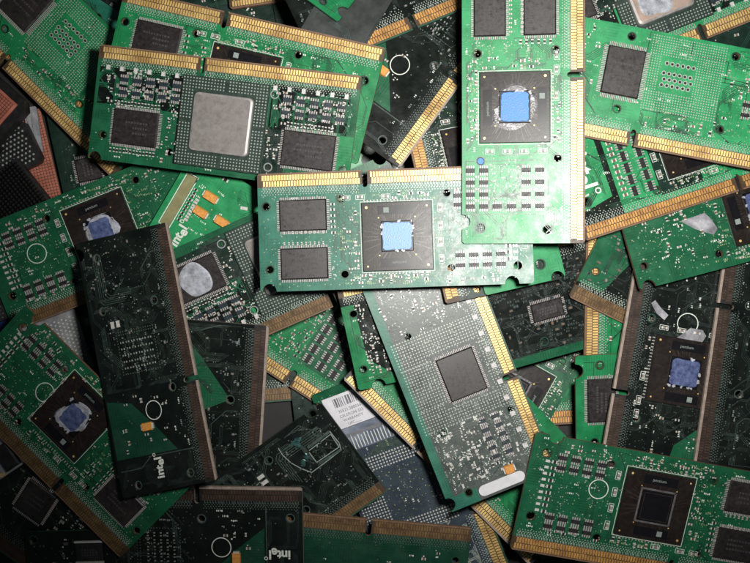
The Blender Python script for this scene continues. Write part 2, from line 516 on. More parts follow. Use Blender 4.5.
        pn = self.part('chip_pins', parent=idx, stuff=True)
        ca, sa = math.cos(ang), math.sin(ang)
        def rot(du, dv): return cu + du * ca - dv * sa, cv + du * sa + dv * ca
        def pin(du, dv, wu, wv):
            x, y = rot(du, dv); pn.box(x - wu / 2, y - wv / 2, x + wu / 2, y + wv / 2, 0.02, 0.5, pinmat, ang, 0.25)
        nu = int(w / 1.75); nv = int(h / 1.75)
        if pins in (4, 2):
            for i in range(nu):
                du = -w / 2 + (i + .5) * w / nu
                pin(du, h / 2 + rim / 2, 1.05, rim); pin(du, -h / 2 - rim / 2, 1.05, rim)
        if pins in (4, -2):
            for i in range(nv):
                dv = -h / 2 + (i + .5) * h / nv
                pin(w / 2 + rim / 2, dv, rim, 1.05); pin(-w / 2 - rim / 2, dv, rim, 1.05)
        if mark and w > 20:
            tx = self.part('chip_marking', parent=idx, stuff=True)
            for r in range(3):
                n = self.rng.randint(6, 10); x = -w * .27
                for k in range(n):
                    ww = self.rng.uniform(1.2, 2.6)
                    X, Y = rot(x + ww / 2, h * .16 - r * h * .15)
                    tx.box(X - ww / 2, Y - 1.0, X + ww / 2, Y + 1.0, hgt, hgt + .012, 'chip_print', ang)
                    x += ww + .9
                    if x > w * .3: break
        self.bump(cu - w / 2, cv - h / 2, cu + w / 2, cv + h / 2, hgt + .05)
        return idx
    def pack(self, cu, cv, w=11.0, h=6.6, ang=0.0, body='res_black'):
        mb = self.part('resistor_pack')
        mb.box(cu - w / 2, cv - h * .25, cu + w / 2, cv + h * .25, 0.05, 0.55, body, ang, 0.3, cu, cv)
        for i in range(4):
            x = cu - w / 2 + (i + .5) * w / 4
            for s in (-1, 1):
                y = cv + s * h * .40
                mb.box(x - .68, y - h * .17, x + .68, y + h * .17, 0.03, 0.42, 'pins', ang, 0.2, cu, cv)
        self.bump(cu - w / 2, cv - h / 2, cu + w / 2, cv + h / 2, .6)
    def passive(self, cu, cv, l=4.4, w=2.2, ang=0.0, body='cap_grey', hgt=0.5, part=None, ends='solder'):
        mb = part or self.shared('small_components')
        e = l * .24
        mb.box(cu - l / 2 + e, cv - w / 2, cu + l / 2 - e, cv + w / 2, 0.0, hgt, body, ang, 0.0, cu, cv)
        for s in (-1, 1):
            x = cu + s * (l / 2 - e / 2)
            mb.box(x - e / 2, cv - w / 2 * 1.05, x + e / 2, cv + w / 2 * 1.05, 0.0, hgt * 1.06, ends, ang, 0.0, cu, cv)
    def outlined(self, cu, cv, l=9.0, w=4.6, ang=0.0, body='cap_grey'):
        l *= .88; w *= .85
        mb = self.part('capacitor')
        self.passive(cu, cv, l * .8, w * .62, ang, body, .7, part=mb)
        sk = self.shared('silkscreen')
        h1, h2 = l / 2 + .6, w / 2 + .4
        ca, sa = math.cos(ang), math.sin(ang)
        q = [(-h1, -h2), (h1, -h2), (h1, h2), (-h1, h2), (-h1, -h2)]
        sk.path([(cu + x * ca - y * sa, cv + x * sa + y * ca) for x, y in q], .42, .04, 'silk')
    def tant(self, cu, cv, l=15.0, w=8.0, ang=0.0):
        mb = self.part('tantalum_capacitor')
        mb.box(cu - l / 2 + 1.4, cv - w / 2, cu + l / 2 - 1.4, cv + w / 2, 0.1, 1.9, 'cap_tan', ang, 0.7, cu, cv)
        for s in (-1, 1):
            x = cu + s * (l / 2 - .8)
            mb.box(x - .9, cv - w * .36, x + .9, cv + w * .36, 0.02, 1.2, 'solder', ang, 0.2, cu, cv)
        self.bump(cu - l / 2, cv - l / 2, cu + l / 2, cv + l / 2, 1.9)
    def grid(self, u0, v0, u1, v1, pitch=2.9, r=.85, m='pale_dot', z=.06, skip=None, part='solder_points', stag=False, tall=False):
        mb = self.shared(part); j = 0
        v = v0
        while v <= v1:
            u = u0 + (pitch / 2 if stag and j % 2 else 0)
            while u <= u1:
                if not (skip and skip(u, v)):
                    if tall: mb.disc(u, v, r, 0, tall, m, 6, .7)
                    else: mb.dot(u, v, r, z, m)
                u += pitch
            v += pitch; j += 1
    def vias(self, u0, v0, u1, v1, n, m='pale_dot', r=(.5, .95)):
        mb = self.shared('solder_points')
        for _ in range(n):
            mb.dot(self.rng.uniform(u0, u1), self.rng.uniform(v0, v1), self.rng.uniform(*r), .05, m)
    def scatter(self, u0, v0, u1, v1, n, bodies=('cap_grey', 'res_black', 'res_brown'), silk='silk', sz=(3.0, 4.8), ends='solder'):
        rg = self.rng
        sk = self.shared('silkscreen'); taken = []
        tries = 0
        while n > 0 and tries < 4000:
            tries += 1
            u, v = rg.uniform(u0, u1), rg.uniform(v0, v1)
            if any(abs(u - a) < 5.2 and abs(v - b) < 4.2 for a, b in taken): continue
            taken.append((u, v)); n -= 1
            ang = 0 if rg.random() < .6 else math.pi / 2
            l = rg.uniform(*sz)
            self.passive(u, v, l, l * .5, ang, rg.choice(bodies), rg.uniform(.35, .6), ends=ends)
            if silk and rg.random() < .5:
                for k in range(rg.randint(1, 3)):
                    x = u + rg.uniform(-3, 3) ; y = v + rg.choice((-3.2, 3.2))
                    sk.box(x, y, x + rg.uniform(.6, 1.3), y + rg.uniform(.8, 1.6), 0, .04, silk)
    def row(self, u0, v0, u1, v1, n, l=4.2, w=2.2, ang=0.0, body='res_black', jit=.25):
        for i in range(n):
            t = (i + .5) / n
            self.passive(u0 + (u1 - u0) * t + self.rng.uniform(-jit, jit), v0 + (v1 - v0) * t + self.rng.uniform(-jit, jit), l, w, ang, body, .45)
    def traces(self, u0, v0, u1, v1, n, m='trace_green', w=.55, gap=1.35, bundle=(1, 5), ln=(6, 26)):
        mb = self.shared('copper_traces'); rg = self.rng
        D = [(1, 0), (.707, .707), (0, 1), (-.707, .707), (-1, 0), (-.707, -.707), (0, -1), (.707, -.707)]
        for _ in range(n):
            x, y = rg.uniform(u0, u1), rg.uniform(v0, v1); k = rg.choice((0, 2, 4, 6))
            pts = [(x, y)]
            for s in range(rg.randint(2, 4)):
                L = rg.uniform(*ln)
                x += D[k][0] * L; y += D[k][1] * L
                x = min(max(x, u0), u1); y = min(max(y, v0), v1)
                pts.append((x, y)); k = (k + rg.choice((-1, 1))) % 8
            z = rg.uniform(.012, .03)
            for b in range(rg.randint(*bundle)):
                o = b * gap
                q = [(min(max(a + o * .75, u0), u1), min(max(c - o, v0), v1)) for a, c in pts]
                mb.path(q, w, z + b * .0007, m)
    def ticks(self, u0, v0, u1, v1, n, m='silk'):
        sk = self.shared('silkscreen'); rg = self.rng
        for _ in range(n):
            x, y = rg.uniform(u0, u1), rg.uniform(v0, v1)
            for k in range(rg.randint(2, 4)):
                sk.box(x + k * 1.7, y, x + k * 1.7 + rg.uniform(.5, 1.2), y + rg.uniform(1.0, 2.0), 0, .04, m)
    def circle(self, u, v, r=10.0, m='silk'): self.shared('silkscreen').ring(u, v, r - .55, r + .35, .045, m, 40)
    def intel(self, u, v, size=11.0, ang=0.0, m='silk', sx=1.0):
        mb = self.part('logo_lettering')
        # the e is dropped below the line, as printed
        xs = [('i', -1.06, 0), ('n', -.68, 0), ('t', -.28, 0), ('e', .1, -.17), ('l', .46, 0)]
        ca, sa = math.cos(ang), math.sin(ang)
        for ch, x, y in xs:
            X, Y = x * size * sx, y * size
            mb.text(ch, u + X * ca - Y * sa, v + X * sa + Y * ca, size, .06, m, ang, .035)
        X, Y = .78 * size * sx, .32 * size
        mb.ring(u + X * ca - Y * sa, v + X * sa + Y * ca, size * .09, size * .15, .06, m, 14)
    def cpu(self, cu=130.0, cv=67.0, s=68.0, die='blue', label=None, rot=False, line='silk'):
        first = len(self.parts)
        mb = self.part('processor_package', label=label); idx = len(self.parts) - 1
        rg = self.rng; h = s / 2; H = 1.0
        mb.box(cu - h, cv - h, cu + h, cv + h, 0.05, H, 'cpu_brown', 0, .5)
        for k in range(56):       # fine lines fanning out from the die
            a = rg.uniform(0, 6.283); r0 = rg.uniform(17, 20); r1 = min(rg.uniform(22, 38), (h - 2) / max(abs(math.cos(a)), abs(math.sin(a))))
            mb.path([(cu + r0 * math.cos(a), cv + r0 * math.sin(a)), (cu + r1 * math.cos(a), cv + r1 * math.sin(a))], .35, H + .012, 'cpu_line')
        for x, y, r in ((-.86, .86, 1.2), (.86, .86, .9), (-.86, -.86, .9), (.86, -.86, 1.3), (.52, .55, .7), (-.52, .55, .7), (-.52, -.55, .7), (.52, -.55, .7)):
            mb.dot(cu + x * h, cv + y * h, r, H + .015, 'gold', 10)
        sk = self.shared('silkscreen'); sk.frame(cu - h - 1.2, cv - h - 1.2, cu + h + 1.2, cv + h + 1.2, .5, .05, line)
        for sgn in (1, -1):
            bar = self.part('label_bar', parent=idx)
            y = cv + sgn * h * .77
            x0 = cu - h * .5 + (0 if sgn > 0 else .04 * h)
            bar.box(x0, y - h * .13, x0 + h, y + h * .13, H, H + .06, 'black_gloss')
            if sgn > 0:
                bar.text('pentium', x0 + h * .46, y, 4.2, H + .075, 'silk_dim', 0, .0)
            else:
                bar.box(x0 + h * .68, y - 2.6, x0 + h * .68 + 5.2, y + 2.6, H + .06, H + .075, 'silk_dim')
        dm = self.part('die', parent=idx)
        dm.box(cu - 15.5, cv - 15, cu + 15.5, cv + 15, H, H + .75, 'black_gloss', 0, .6)
        top = H + .75
        if die == 'bare':
            dm.frame(cu - 17, cv - 16.5, cu + 17, cv + 16.5, 1.8, H + .02, 'paste_thin')
            fr = self.part('die_rim', parent=idx); fr.frame(cu - 13.6, cv - 13.2, cu + 13.6, cv + 13.2, .5, top + .01, 'cpu_line')
        else:
            pm = {'blue': 'blue_pad', 'pale': 'blue_pale', 'dark': 'blue_dark', 'smear': 'blue_dark'}[die]
            if die in ('blue', 'smear'):
                ps = self.part('thermal_paste', parent=idx)
                ps.blob(cu, cv, 21.5 if die == 'blue' else 17.5, H, H + .16 if die == 'blue' else top + .05, 'paste_thin' if die == 'blue' else 'paste', rg, amp=.14)
                if die == 'blue':
                    for k in range(9):
                        a = rg.uniform(0, 6.28); ps.blob(cu + 18.5 * math.cos(a), cv + 18 * math.sin(a), rg.uniform(1.2, 2.6), H + .1, H + rg.uniform(.2, .45), 'paste', rg, 12, .3)
            pad = self.part('thermal_pad', parent=idx)
            n = 36; lo = []; hi = []
            for i in range(n):   # slightly ragged rectangle
                a = 2 * math.pi * i / n; c, s_ = math.cos(a), math.sin(a)
                k = 1 / max(abs(c), abs(s_)); k *= 1 + rg.uniform(-.045, .04)
                w2, h2 = (14.2, 13.6) if die != 'smear' else (11.5, 11.5)
                lo.append((cu + c * k * w2, cv + s_ * k * h2, top)); hi.append((cu + c * k * w2 * .97, cv + s_ * k * h2 * .97, top + .32))
            pad.quads(lo + hi, [tuple(range(n, 2 * n))] + [(i, (i + 1) % n, n + (i + 1) % n, n + i) for i in range(n)], pm)
            rs = self.part('paste_residue', parent=idx)
            for k in range(12 if die != 'blue' else 6):
                a = rg.uniform(0, 6.28); kk = 14.6 / max(abs(math.cos(a)), abs(math.sin(a)))
                rs.blob(cu + kk * math.cos(a), cv + kk * math.sin(a), rg.uniform(.9, 2.2), top - .1, top + rg.uniform(.2, .42), 'paste', rg, 10, .35)
            top += .42
        if rot:
            for pt in self.parts[first:]:
                if pt[0] != 'silkscreen': pt[1].v = [(cu - (v - cv), cv + (u - cu), z) for u, v, z in pt[1].v]
        self.bump(cu - h, cv - h, cu + h, cv + h, H + .05); self.bump(cu - 16, cv - 16, cu + 16, cv + 16, top + .02)
    def bga(self, cu=132.0, cv=66.0, w=88.0, h=92.0, lid=57.0, paste=False):
        mb = self.part('processor_package'); idx = len(self.parts) - 1
        mb.box(cu - w / 2, cv - h / 2, cu + w / 2, cv + h / 2, 0.05, 1.1, 'bga', 0, .5)
        bl = self.part('package_pads', parent=idx, stuff=True)
        lh = lid / 2 + 3
        p = 3.1; u = cu - w / 2 + 2.4
        while u < cu + w / 2 - 1.5:
            v = cv - h / 2 + 2.4
            while v < cv + h / 2 - 1.5:
                if not (abs(u - cu) < lh and abs(v - cv) < lh) and abs(u - cu) > 1.4 and abs(v - cv) > 1.4:
                    bl.dot(u, v, .8, 1.13, 'pale_dot')
                v += p
            u += p
        ld = self.part('metal_lid', parent=idx)
        # rounded corners
        def rr(hw, z, r=4.0):
            P = []
            for qx, qy, a0 in ((1, 1, 0), (-1, 1, 90), (-1, -1, 180), (1, -1, 270)):
                for k in range(5):
                    a = math.radians(a0 + k * 22.5)
                    P.append((cu + qx * (hw - r) + r * math.cos(a), cv + qy * (hw - r) + r * math.sin(a), z))
            return P
        hl = lid / 2
        A_, B_, C_ = rr(hl + 1.6, 1.1, 4.6), rr(hl + 1.0, 2.3, 4.4), rr(hl - 1.0, 2.75, 3.2)
        n = len(A_)
        top = 'lid_tan' if paste else 'lid'
        ld.quads(A_ + B_ + C_, [(i, (i + 1) % n, n + (i + 1) % n, n + i) for i in range(n)] + [(n + i, n + (i + 1) % n, 2 * n + (i + 1) % n, 2 * n + i) for i in range(n)], 'lid_edge')
        ld.face(C_, top)
        if paste:
            ps = self.part('thermal_paste', parent=idx)
            ps.blob(cu - 4, cv - 2, 22, 2.75, 2.92, 'paste', self.rng, 40, .22)
            ps.blob(cu + 12, cv + 12, 10, 2.75, 2.9, 'paste', self.rng, 30, .22)
        self.bump(cu - w / 2, cv - h / 2, cu + w / 2, cv + h / 2, 1.15); self.bump(cu - hl, cv - hl, cu + hl, cv + hl, 2.8 if not paste else 2.95)

def hash_s(s):
    h = 7
    for c in s: h = (h * 131 + ord(c)) % 1000003
    return h + 1

# ------------------------------------------------------------------ board layouts (u, v in photo pixels)
def lay_front(b, base='mask_green', gold='gold', chips=True, arrays='frame', die='blue', circ=False, trace='trace_dark', dots='pale_dot', edge='edge_brown',
              cpu_uv=(130, 67), zones=(), intel=None, cpu=True, dark_array=False, dens=1.0, rot=False, line='silk'):
    b.zones += list(zones)
    for u, v in ((184, 28), (81, 26), (182, 103), (79, 100), (257, 33), (255, 96)): b.hole(u, v)
    b.hole(15, 100, 4.2); b.hole(13, 36, 4.2)
    b.panel(base, 160, (256, 21), edge)
    b.contacts(160, gold, dots=dots)
    b.shared('silkscreen')
    if cpu: b.cpu(*cpu_uv, die=die, rot=rot, line=line)
    if chips:
        b.chip(221, 43, 46, 31, label=None); b.chip(221, 91, 46, 31)
        b.row(192, 64, 192, 30, 6, ang=0); b.vias(186, 60, 196, 108, 20, dots)
        for v in (62, 73): b.row(200, v - 2, 242, v - 2, 10, 2.6, 1.4, math.pi / 2, 'cap_grey')
    else:
        b.scatter(186, 30, 250, 108, int(22 * dens)); b.vias(190, 26, 255, 110, 40, dots)
    if arrays == 'frame':
        sk = b.shared('silkscreen'); sk.frame(28, 35, 79, 115, .55, .045, 'trace_dark')
        for u in (70, 58.5, 47, 35.5):
            for v in (110, 97, 56, 43): b.pack(u, v, 8.6, 8.4, -math.pi / 2)
        for v in (84, 70): b.pack(35.5, v, 8.6, 8.4, -math.pi / 2)
        for u in (64, 52, 41):
            for v in (103.5, 49.5): b.passive(u, v, 3, 2, math.pi / 2)
        b.vias(30, 62, 76, 92, 70, 'pale_dot', (.4, .8)); b.traces(30, 60, 76, 94, 14, trace)
    elif arrays == 'tight':
        for u in (70, 57, 44, 31):
            for v in (98, 88): b.pack(u, v, 9, 8, math.pi / 2 * 0)
            for v in (38, 29): b.pack(u, v, 9, 8)
        b.row(24, 40, 24, 96, 9, 5, 3, 0, 'res_black'); b.row(17, 40, 17, 96, 9, 4, 2.4, 0, 'cap_white')
        b.scatter(30, 104, 84, 114, 8); b.scatter(26, 22, 80, 27, 6); b.vias(8, 24, 84, 112, 90, 'pale_dot', (.4, .8))
    if circ: b.circle(*circ)
    for u, v, a in ((88, 40, math.pi / 2), (88, 58, math.pi / 2), (88, 74, math.pi / 2), (88, 91, math.pi / 2), (179, 27, 0), (165, 27, 0), (140, 27, 0)):
        b.outlined(u, v, 8.5, 4.4, a, 'cap_grey')
    b.scatter(98, 104, 178, 113, int(14 * dens)); b.scatter(96, 24, 134, 29, int(6 * dens)); b.scatter(168, 40, 180, 98, int(9 * dens))
    b.row(98, 31.2, 163, 31.2, 20, 2.0, 1.0, math.pi / 2, 'cap_grey', .05); b.row(98, 103, 163, 103, 20, 2.0, 1.0, math.pi / 2, 'cap_grey', .05)
    sp = 'speck' if dots == 'pale_dot' else dots
    b.vias(90, 22, 186, 114, 230, sp, (.35, .7)); b.vias(4, 24, 86, 114, 130, sp, (.35, .7)); b.vias(186, 24, 262, 114, 120, sp, (.35, .7))
    if dots == 'pale_dot': b.ticks(92, 103, 186, 113, 16, 'speck'); b.ticks(92, 23, 186, 30, 12, 'speck'); b.ticks(166, 34, 186, 98, 12, 'speck')
    b.traces(84, 22, 196, 114, 34, trace); b.traces(4, 22, 80, 114, 16, trace)
    b.ticks(6, 22, 250, 114, 40, 'silk'); b.vias(6, 22, 258, 114, 160, dots, (.3, .6))
    if intel: b.intel(*intel)

def lay_bga(b, base='mask_deep', gold='gold', paste=False, residue=False, bga=True, zones=(), dots='pale_dot', edge='edge_brown'):
    b.zones += [([(150, 22), (262, 22), (262, 60), (178, 60), (178, 112), (150, 112)], 'mask_black'), ([(8, 18), (86, 18), (86, 64), (60, 64), (8, 64)], 'mask_black'), ([(66, 64), (88, 64), (88, 112), (66, 112)], 'mask_darkgreen')] + list(zones)
    for u, v in ((252, 92), (182, 101), (12, 30), (7, 96)): b.hole(u, v)
    b.hole(83, 29, 3.4, 'silk_dim'); b.hole(81, 103, 3.4, 'silk_dim')
    b.panel(base, 159, (258, 8), edge)
    b.contacts(159, gold, dots=dots)
    if bga: b.bga(paste=paste)
    i1 = b.chip(219, 81, 46, 36, label=None); i2 = b.chip(43, 81, 52, 36)
    if residue:
        r = b.part('thermal_paste', parent=i2); r.blob(43, 81, 16.5, 1.3, 1.42, 'paste', b.rng, 34, .08)
    for cu in (210, 44):
        for k in range(5):
            for r in range(2):
                b.pack(cu - 28 + k * 13.5, 46 if r else 33, 9, 9, 0, 'res_blue')
                b.passive(cu - 22 + k * 13.5, 40, 4, 2.2, math.pi / 2, 'cap_white')
    for k in range(18):
        u = 12 + k * 14.2
        if abs(u - 159) > 6: b.passive(u, 22.5, 4.6, 3.6, math.pi / 2, 'cap_white', .8)
    b.scatter(150 + 30, 22, 255, 60, 26); b.scatter(4, 22, 84, 60, 26); b.scatter(178, 62, 192, 112, 8); b.scatter(72, 62, 88, 100, 8)
    b.row(196, 57, 244, 57, 14, 4.5, 1.6, math.pi / 2, 'res_black'); b.row(196, 106, 244, 106, 14, 4.5, 1.6, math.pi / 2, 'res_black')
    b.row(20, 57, 68, 57, 14, 4.5, 1.6, math.pi / 2, 'res_black')
    b.traces(60, 62, 90, 112, 26, 'trace_dim', .6, 1.4); b.traces(180, 22, 262, 66, 26, 'trace_green'); b.traces(6, 22, 84, 66, 26, 'trace_green')
    b.vias(4, 20, 262, 114, 260, dots, (.4, .8)); b.ticks(6, 22, 262, 114, 24)

def lay_backgrid(b, base='mask_green', gold='gold', chip=True, dots='pale_dot', sticker=False, zones=(), trace='trace_dark', edge='edge_brown', plain=False):
    b.zones += list(zones)
    for u, v in ((88, 108), (194, 108), (87, 34), (192, 33), (12, 34), (10, 98)): b.hole(u, v)
    b.panel(base, 108, (250, 16), edge)
    b.contacts(108, gold, dots=dots)
    sk = b.shared('silkscreen')
    if not plain:
        if chip: b.chip(86, 71, 38, 48, name='memory_chip', rim=4.6)
        cl = lambda u, v: 122 < u < 158 and 60 < v < 96
        b.grid(110, 40, 184, 114, 2.55, .72, dots, skip=cl)
        for r, v in enumerate((66, 72, 78, 88)):
            for k in range(6):
                u = 126 + k * 5.4 + (r % 2) * 1.5
                mb = b.shared('capacitor_pads'); mb.disc(u, v, 1.6, 0, .3, 'res_black', 10); mb.ring(u, v, 1.4, 2.3, .32, 'pale_dot', 12)
        tr = b.shared('copper_traces')
        for pth in ([(106, 116), (106, 84)], [(150, 114), (150, 101), (188, 101), (188, 80)], [(112, 38), (130, 38), (130, 46)], [(185, 80), (212, 80), (212, 46)], [(186, 84), (214, 84), (214, 112)]):
            tr.path(pth, .8, .03, trace)
    b.scatter(112, 24, 186, 38, 9); b.scatter(20, 30, 60, 112, 14)
    if not plain: b.scatter(190, 40, 250, 112, 16)
    for u, v in () if plain else ((214, 52), (214, 62), (224, 52), (224, 62), (238, 74), (238, 84)): b.pack(u, v, 9, 8)
    b.vias(6, 22, 260, 114, 300, 'speck' if dots == 'pale_dot' else dots, (.35, .7)); b.vias(110, 22, 260, 114, 240, 'pale_dot', (.35, .65)); b.ticks(112, 22, 186, 40, 12, 'speck'); b.ticks(190, 30, 250, 112, 16, 'speck'); b.traces(6, 22, 82, 114, 16, trace); b.traces(186, 22, 260, 114, 18, trace)
    b.traces(110, 22, 186, 40, 8, trace); b.ticks(6, 22, 258, 114, 26)

def lay_dark(b, base='mask_black', gold='gold_old', circ=True, pads=True, intel=True, cap=True, edge='edge_pale', green='mask_nearblack_green', silk='silk', zones=None):
    if gold == 'gold_old' and edge == 'edge_pale': gold = 'gold_dark'
    b.zones += zones if zones is not None else [([(38, 40), (66, 62), (92, 86), (98, 116), (38, 116)], green)]
    for u, v in ((12, 30), (10, 96), (190, 100), (100, 32), (190, 34), (245, 95)): b.hole(u, v, 3.6, 'trace_grey')
    b.panel(base, 104, (252,), edge)
    b.contacts(104, gold, dots='dim_dot')
    if pads:
        b.grid(122, 42, 166, 90, 2.9, .7, 'dim_dot', skip=lambda u, v: 124 < u < 160 and 44 < v < 86)
        for r in range(6):
            for k in range(5):
                b.passive(128 + k * 6.6, 48 + r * 7, 3.8, 1.7, math.pi / 2, 'res_black', .4, ends='pale_dot')
        b.ticks(120, 40, 168, 92, 12, 'silk_dim')
    if circ: b.circle(81, 60, 9.6, silk)
    if cap: b.tant(66, 71, 15, 8.5, math.pi / 2)
    if intel: b.intel(27, 66, 12.5, 0, silk)
    b.scatter(108, 24, 258, 110, 34, ('res_black', 'res_blue', 'cap_grey'), 'silk_dim', (2.6, 4.2), 'dim_dot'); b.vias(106, 20, 262, 114, 160, 'dim_dot', (.35, .7)); b.vias(106, 20, 262, 114, 26, 'pale_dot', (.35, .7)); b.traces(106, 22, 262, 114, 9, 'trace_grey', .4)
    b.scatter(42, 44, 100, 112, 12, silk=silk); b.row(174, 80, 174, 94, 2, 7, 4, 0, 'cap_white')
    mb = b.shared('copper_traces')
    for o in range(5): mb.path([(262 - 14, 100 - o * 2.4), (200 + o * 2, 100 - o * 2.4), (196 + o * 2, 96 - o * 2.4), (196 + o * 2, 70 - o * 2.4)], .7, .02 + .001 * o, 'trace_grey')
    mb.path([(36, 20), (36, 74), (26, 88), (26, 114)], .9, .03, 'trace_grey')
    b.traces(106, 22, 262, 114, 46, 'trace_dim'); b.traces(4, 22, 36, 114, 10, 'trace_dim')
    b.vias(106, 20, 262, 114, 110, 'dim_dot', (.4, .8)); b.vias(4, 20, 104, 114, 30, 'dim_dot')
    b.ticks(6, 20, 258, 40, 10, 'silk_dim'); b.ticks(30, 22, 100, 40, 4, silk)

def lay_dense(b, base='mask_black', gold='gold', n=220, zones=(), rim=None, silk='silk', slot=160, edge='edge_green', dots='dim_dot', chips=(), ends=None, bodies=('res_black', 'cap_grey', 'res_blue', 'res_brown')):
    b.zones += list(zones)
    for u, v in ((256, 96), (254, 34), (10, 96), (12, 34), (90, 100), (180, 100)): b.hole(u, v)
    b.panel(base, slot, (244,), edge)
    b.contacts(slot, gold, dots='pale_dot')
    for c in chips: b.chip(*c)
    b.scatter(6, 24, 249, 106, n, bodies, silk, ends=ends or ('dim_dot' if silk == 'silk_dim' else 'pale_dot'))
    b.traces(6, 22, 258, 110, 60, 'trace_dim'); b.vias(6, 22, 258, 112, 240, dots, (.4, .8)); b.ticks(6, 22, 250, 110, 40, silk)

def lay_plain(b, base='mask_deep', gold='gold_mid', slot=160, n=30, edge='edge_brown', notches=(250,), chips=(), dots='pale_dot', trace='trace_dark', zones=()):
    b.zones += list(zones)
    for u, v in ((255, 94), (13, 34), (14, 94), (180, 100), (80, 100)): b.hole(u, v)
    b.panel(base, slot, notches, edge)
    b.contacts(slot, gold, dots=dots)
    for c in chips: b.chip(*c)
    b.scatter(10, 24, 250, 108, n); b.vias(6, 22, 258, 112, 80, dots, (.4, .85)); b.traces(6, 22, 258, 110, 40, trace); b.ticks(8, 24, 250, 110, 14)

# ------------------------------------------------------------------ the table
def table():
    me = bpy.data.meshes.new('ground')
    n = 24; S = .6
    vs = []; fs = []
    rg = random.Random(4)
    for i in range(n + 1):
        for j in range(n + 1):
            vs.append((-S + 2 * S * i / n, -S + 2 * S * j / n, -0.001 - rg.random() * .0015))
    for i in range(n):
        for j in range(n):
            a = i * (n + 1) + j
            fs.append((a, a + n + 1, a + n + 2, a + 1))
    me.from_pydata(vs, [], fs); me.materials.append(MATS['table_dark'])
    o = bpy.data.objects.new('ground', me); COL.objects.link(o); o['kind'] = 'structure'
    o['label'] = 'dark surface under the heap of boards'
table()

# ------------------------------------------------------------------ the pile, lowest first
CARDS = []
def add(c):
    c.settle(); c.build(); CARDS.append(c); return c
def dirv(A, u, L): return (A[0] + u[0] * L, A[1] + u[1] * L)

# lowest layer: boards of which only slivers show between the others
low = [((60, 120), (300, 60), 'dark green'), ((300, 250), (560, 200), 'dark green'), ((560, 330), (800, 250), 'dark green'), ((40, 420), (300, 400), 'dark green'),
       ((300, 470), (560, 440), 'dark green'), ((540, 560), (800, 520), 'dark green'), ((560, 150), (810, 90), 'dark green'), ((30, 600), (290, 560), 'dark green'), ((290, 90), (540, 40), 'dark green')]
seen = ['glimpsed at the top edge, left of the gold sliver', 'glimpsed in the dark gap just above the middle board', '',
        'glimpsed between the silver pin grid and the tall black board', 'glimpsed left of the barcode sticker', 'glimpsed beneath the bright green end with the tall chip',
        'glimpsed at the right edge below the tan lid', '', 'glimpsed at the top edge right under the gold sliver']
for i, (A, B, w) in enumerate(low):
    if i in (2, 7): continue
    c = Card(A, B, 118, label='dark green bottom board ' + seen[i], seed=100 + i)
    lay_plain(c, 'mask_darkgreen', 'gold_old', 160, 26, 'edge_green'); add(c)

# --- left edge: heat spreaders, black plastic and a pin grid
c = Card((66, 215), (40, 108), 70, name='heat_plate', label='salmon red gridded sheet forming a triangle beside the black block', cat='metal plate', group=None, nom=(110., 70.), thick=1.2)
c.panel('copper_red', None, (), 'edge_brown', None, 'plate', 1)
m = c.part('grid_lines', stuff=True)
for k in range(0, 110, 3): m.path([(k, 1), (k, 69)], .5, .03, 'bare')
for k in range(0, 70, 3): m.path([(1, k), (109, k)], .5, .035, 'bare')
add(c)
c = Card((195, 245), (140, -10), 118, label='dark green board with dim parts in the gap right of the salmon sheet', nom=(265., 118.))
lay_dense(c, 'mask_darkgreen', 'gold_old', 110, silk='silk_dim', chips=((98, 88, 24, 24, 0.0),)); add(c)
c = Card((43, 152), (36, 106), 13, name='metal_strip', label='narrow grey metal strip standing between gold contacts and salmon sheet', cat='metal strip', group=None, nom=(46., 13.), thick=2.0)
c.panel('metal_grey', None, (), 'metal_grey', None, 'strip', 1)
m = c.part('groove'); m.box(2, 4, 44, 6, 0, .5, 'metal_grey'); m.box(2, 9, 44, 10.5, 0, .7, 'lid_edge'); add(c)
c = Card((0, 183), (43, 161), 46, name='slotted_block', label='black plastic block pierced by rows of small bright holes at the left edge', cat='plastic block', group=None, nom=(48., 46.), thick=4.0)
c.panel('plastic_black', None, (), 'plastic_black', None, 'block', 4)
c.grid(6, 6, 44, 42, 4.3, 1.15, 'pale_dot', z=.08, part='hole_liners', stag=True)
m = c.part('metal_clip'); m.box(2, 26, 17, 40, 0, 2.2, 'black', .2, 1.0); m.box(9, 28, 12, 40, 2.2, 2.8, 'lid_edge', .2, .4); m.box(13, 30, 16, 39, 2.2, 2.7, 'solder', .2, .4)
c.bump(0, 20, 20, 46, 2.8); add(c)
c = Card((-44, 189), (30, 105), 80, name='heat_spreader', label='red brown gridded heat spreader with thick black rim at the left edge', cat='heat spreader', group=None, nom=(112., 80.), thick=5.0)
c.panel('plastic_black', None, (), 'plastic_black', None, 'frame', 7)
m = c.part('gridded_face'); m.box(4, 9, 104, 76, 0, .8, 'copper_red', 0, 2.0)
g = c.part('grid_lines', stuff=True)
for k in range(8, 102, 3): g.path([(k, 12), (k, 74)], .5, .83, 'bare')
for k in range(12, 74, 3): g.path([(7, k), (101, k)], .5, .835, 'bare')
m = c.part('square_mark'); m.box(66, 20, 82, 32, .84, .9, 'bare')
c.bump(4, 9, 104, 76, .95); add(c)
c = Card((72, 228), (16, 157), 74, name='heat_sink', label='matt black finned heat sink at the left edge above the green board', cat='heat sink', group=None, nom=(90., 74.), thick=3.0)
c.panel('plastic_black', None, (), 'plastic_black', None, 'base', 2)
m = c.part('fins', stuff=True)
for i in range(24):
    for j in range(19): m.box(2 + i * 3.6, 2 + j * 3.7, 4 + i * 3.6, 4.2 + j * 3.7, 0, 3.5, 'black')
c.bump(0, 0, 90, 74, 3.5); add(c)
c = Card((100, 384), (70, 296), 60, name='pin_grid_package', label='silvery grey package covered in rows of bright pin heads, left of the black board', cat='chip package', group=None, nom=(92., 60.), thick=2.0)
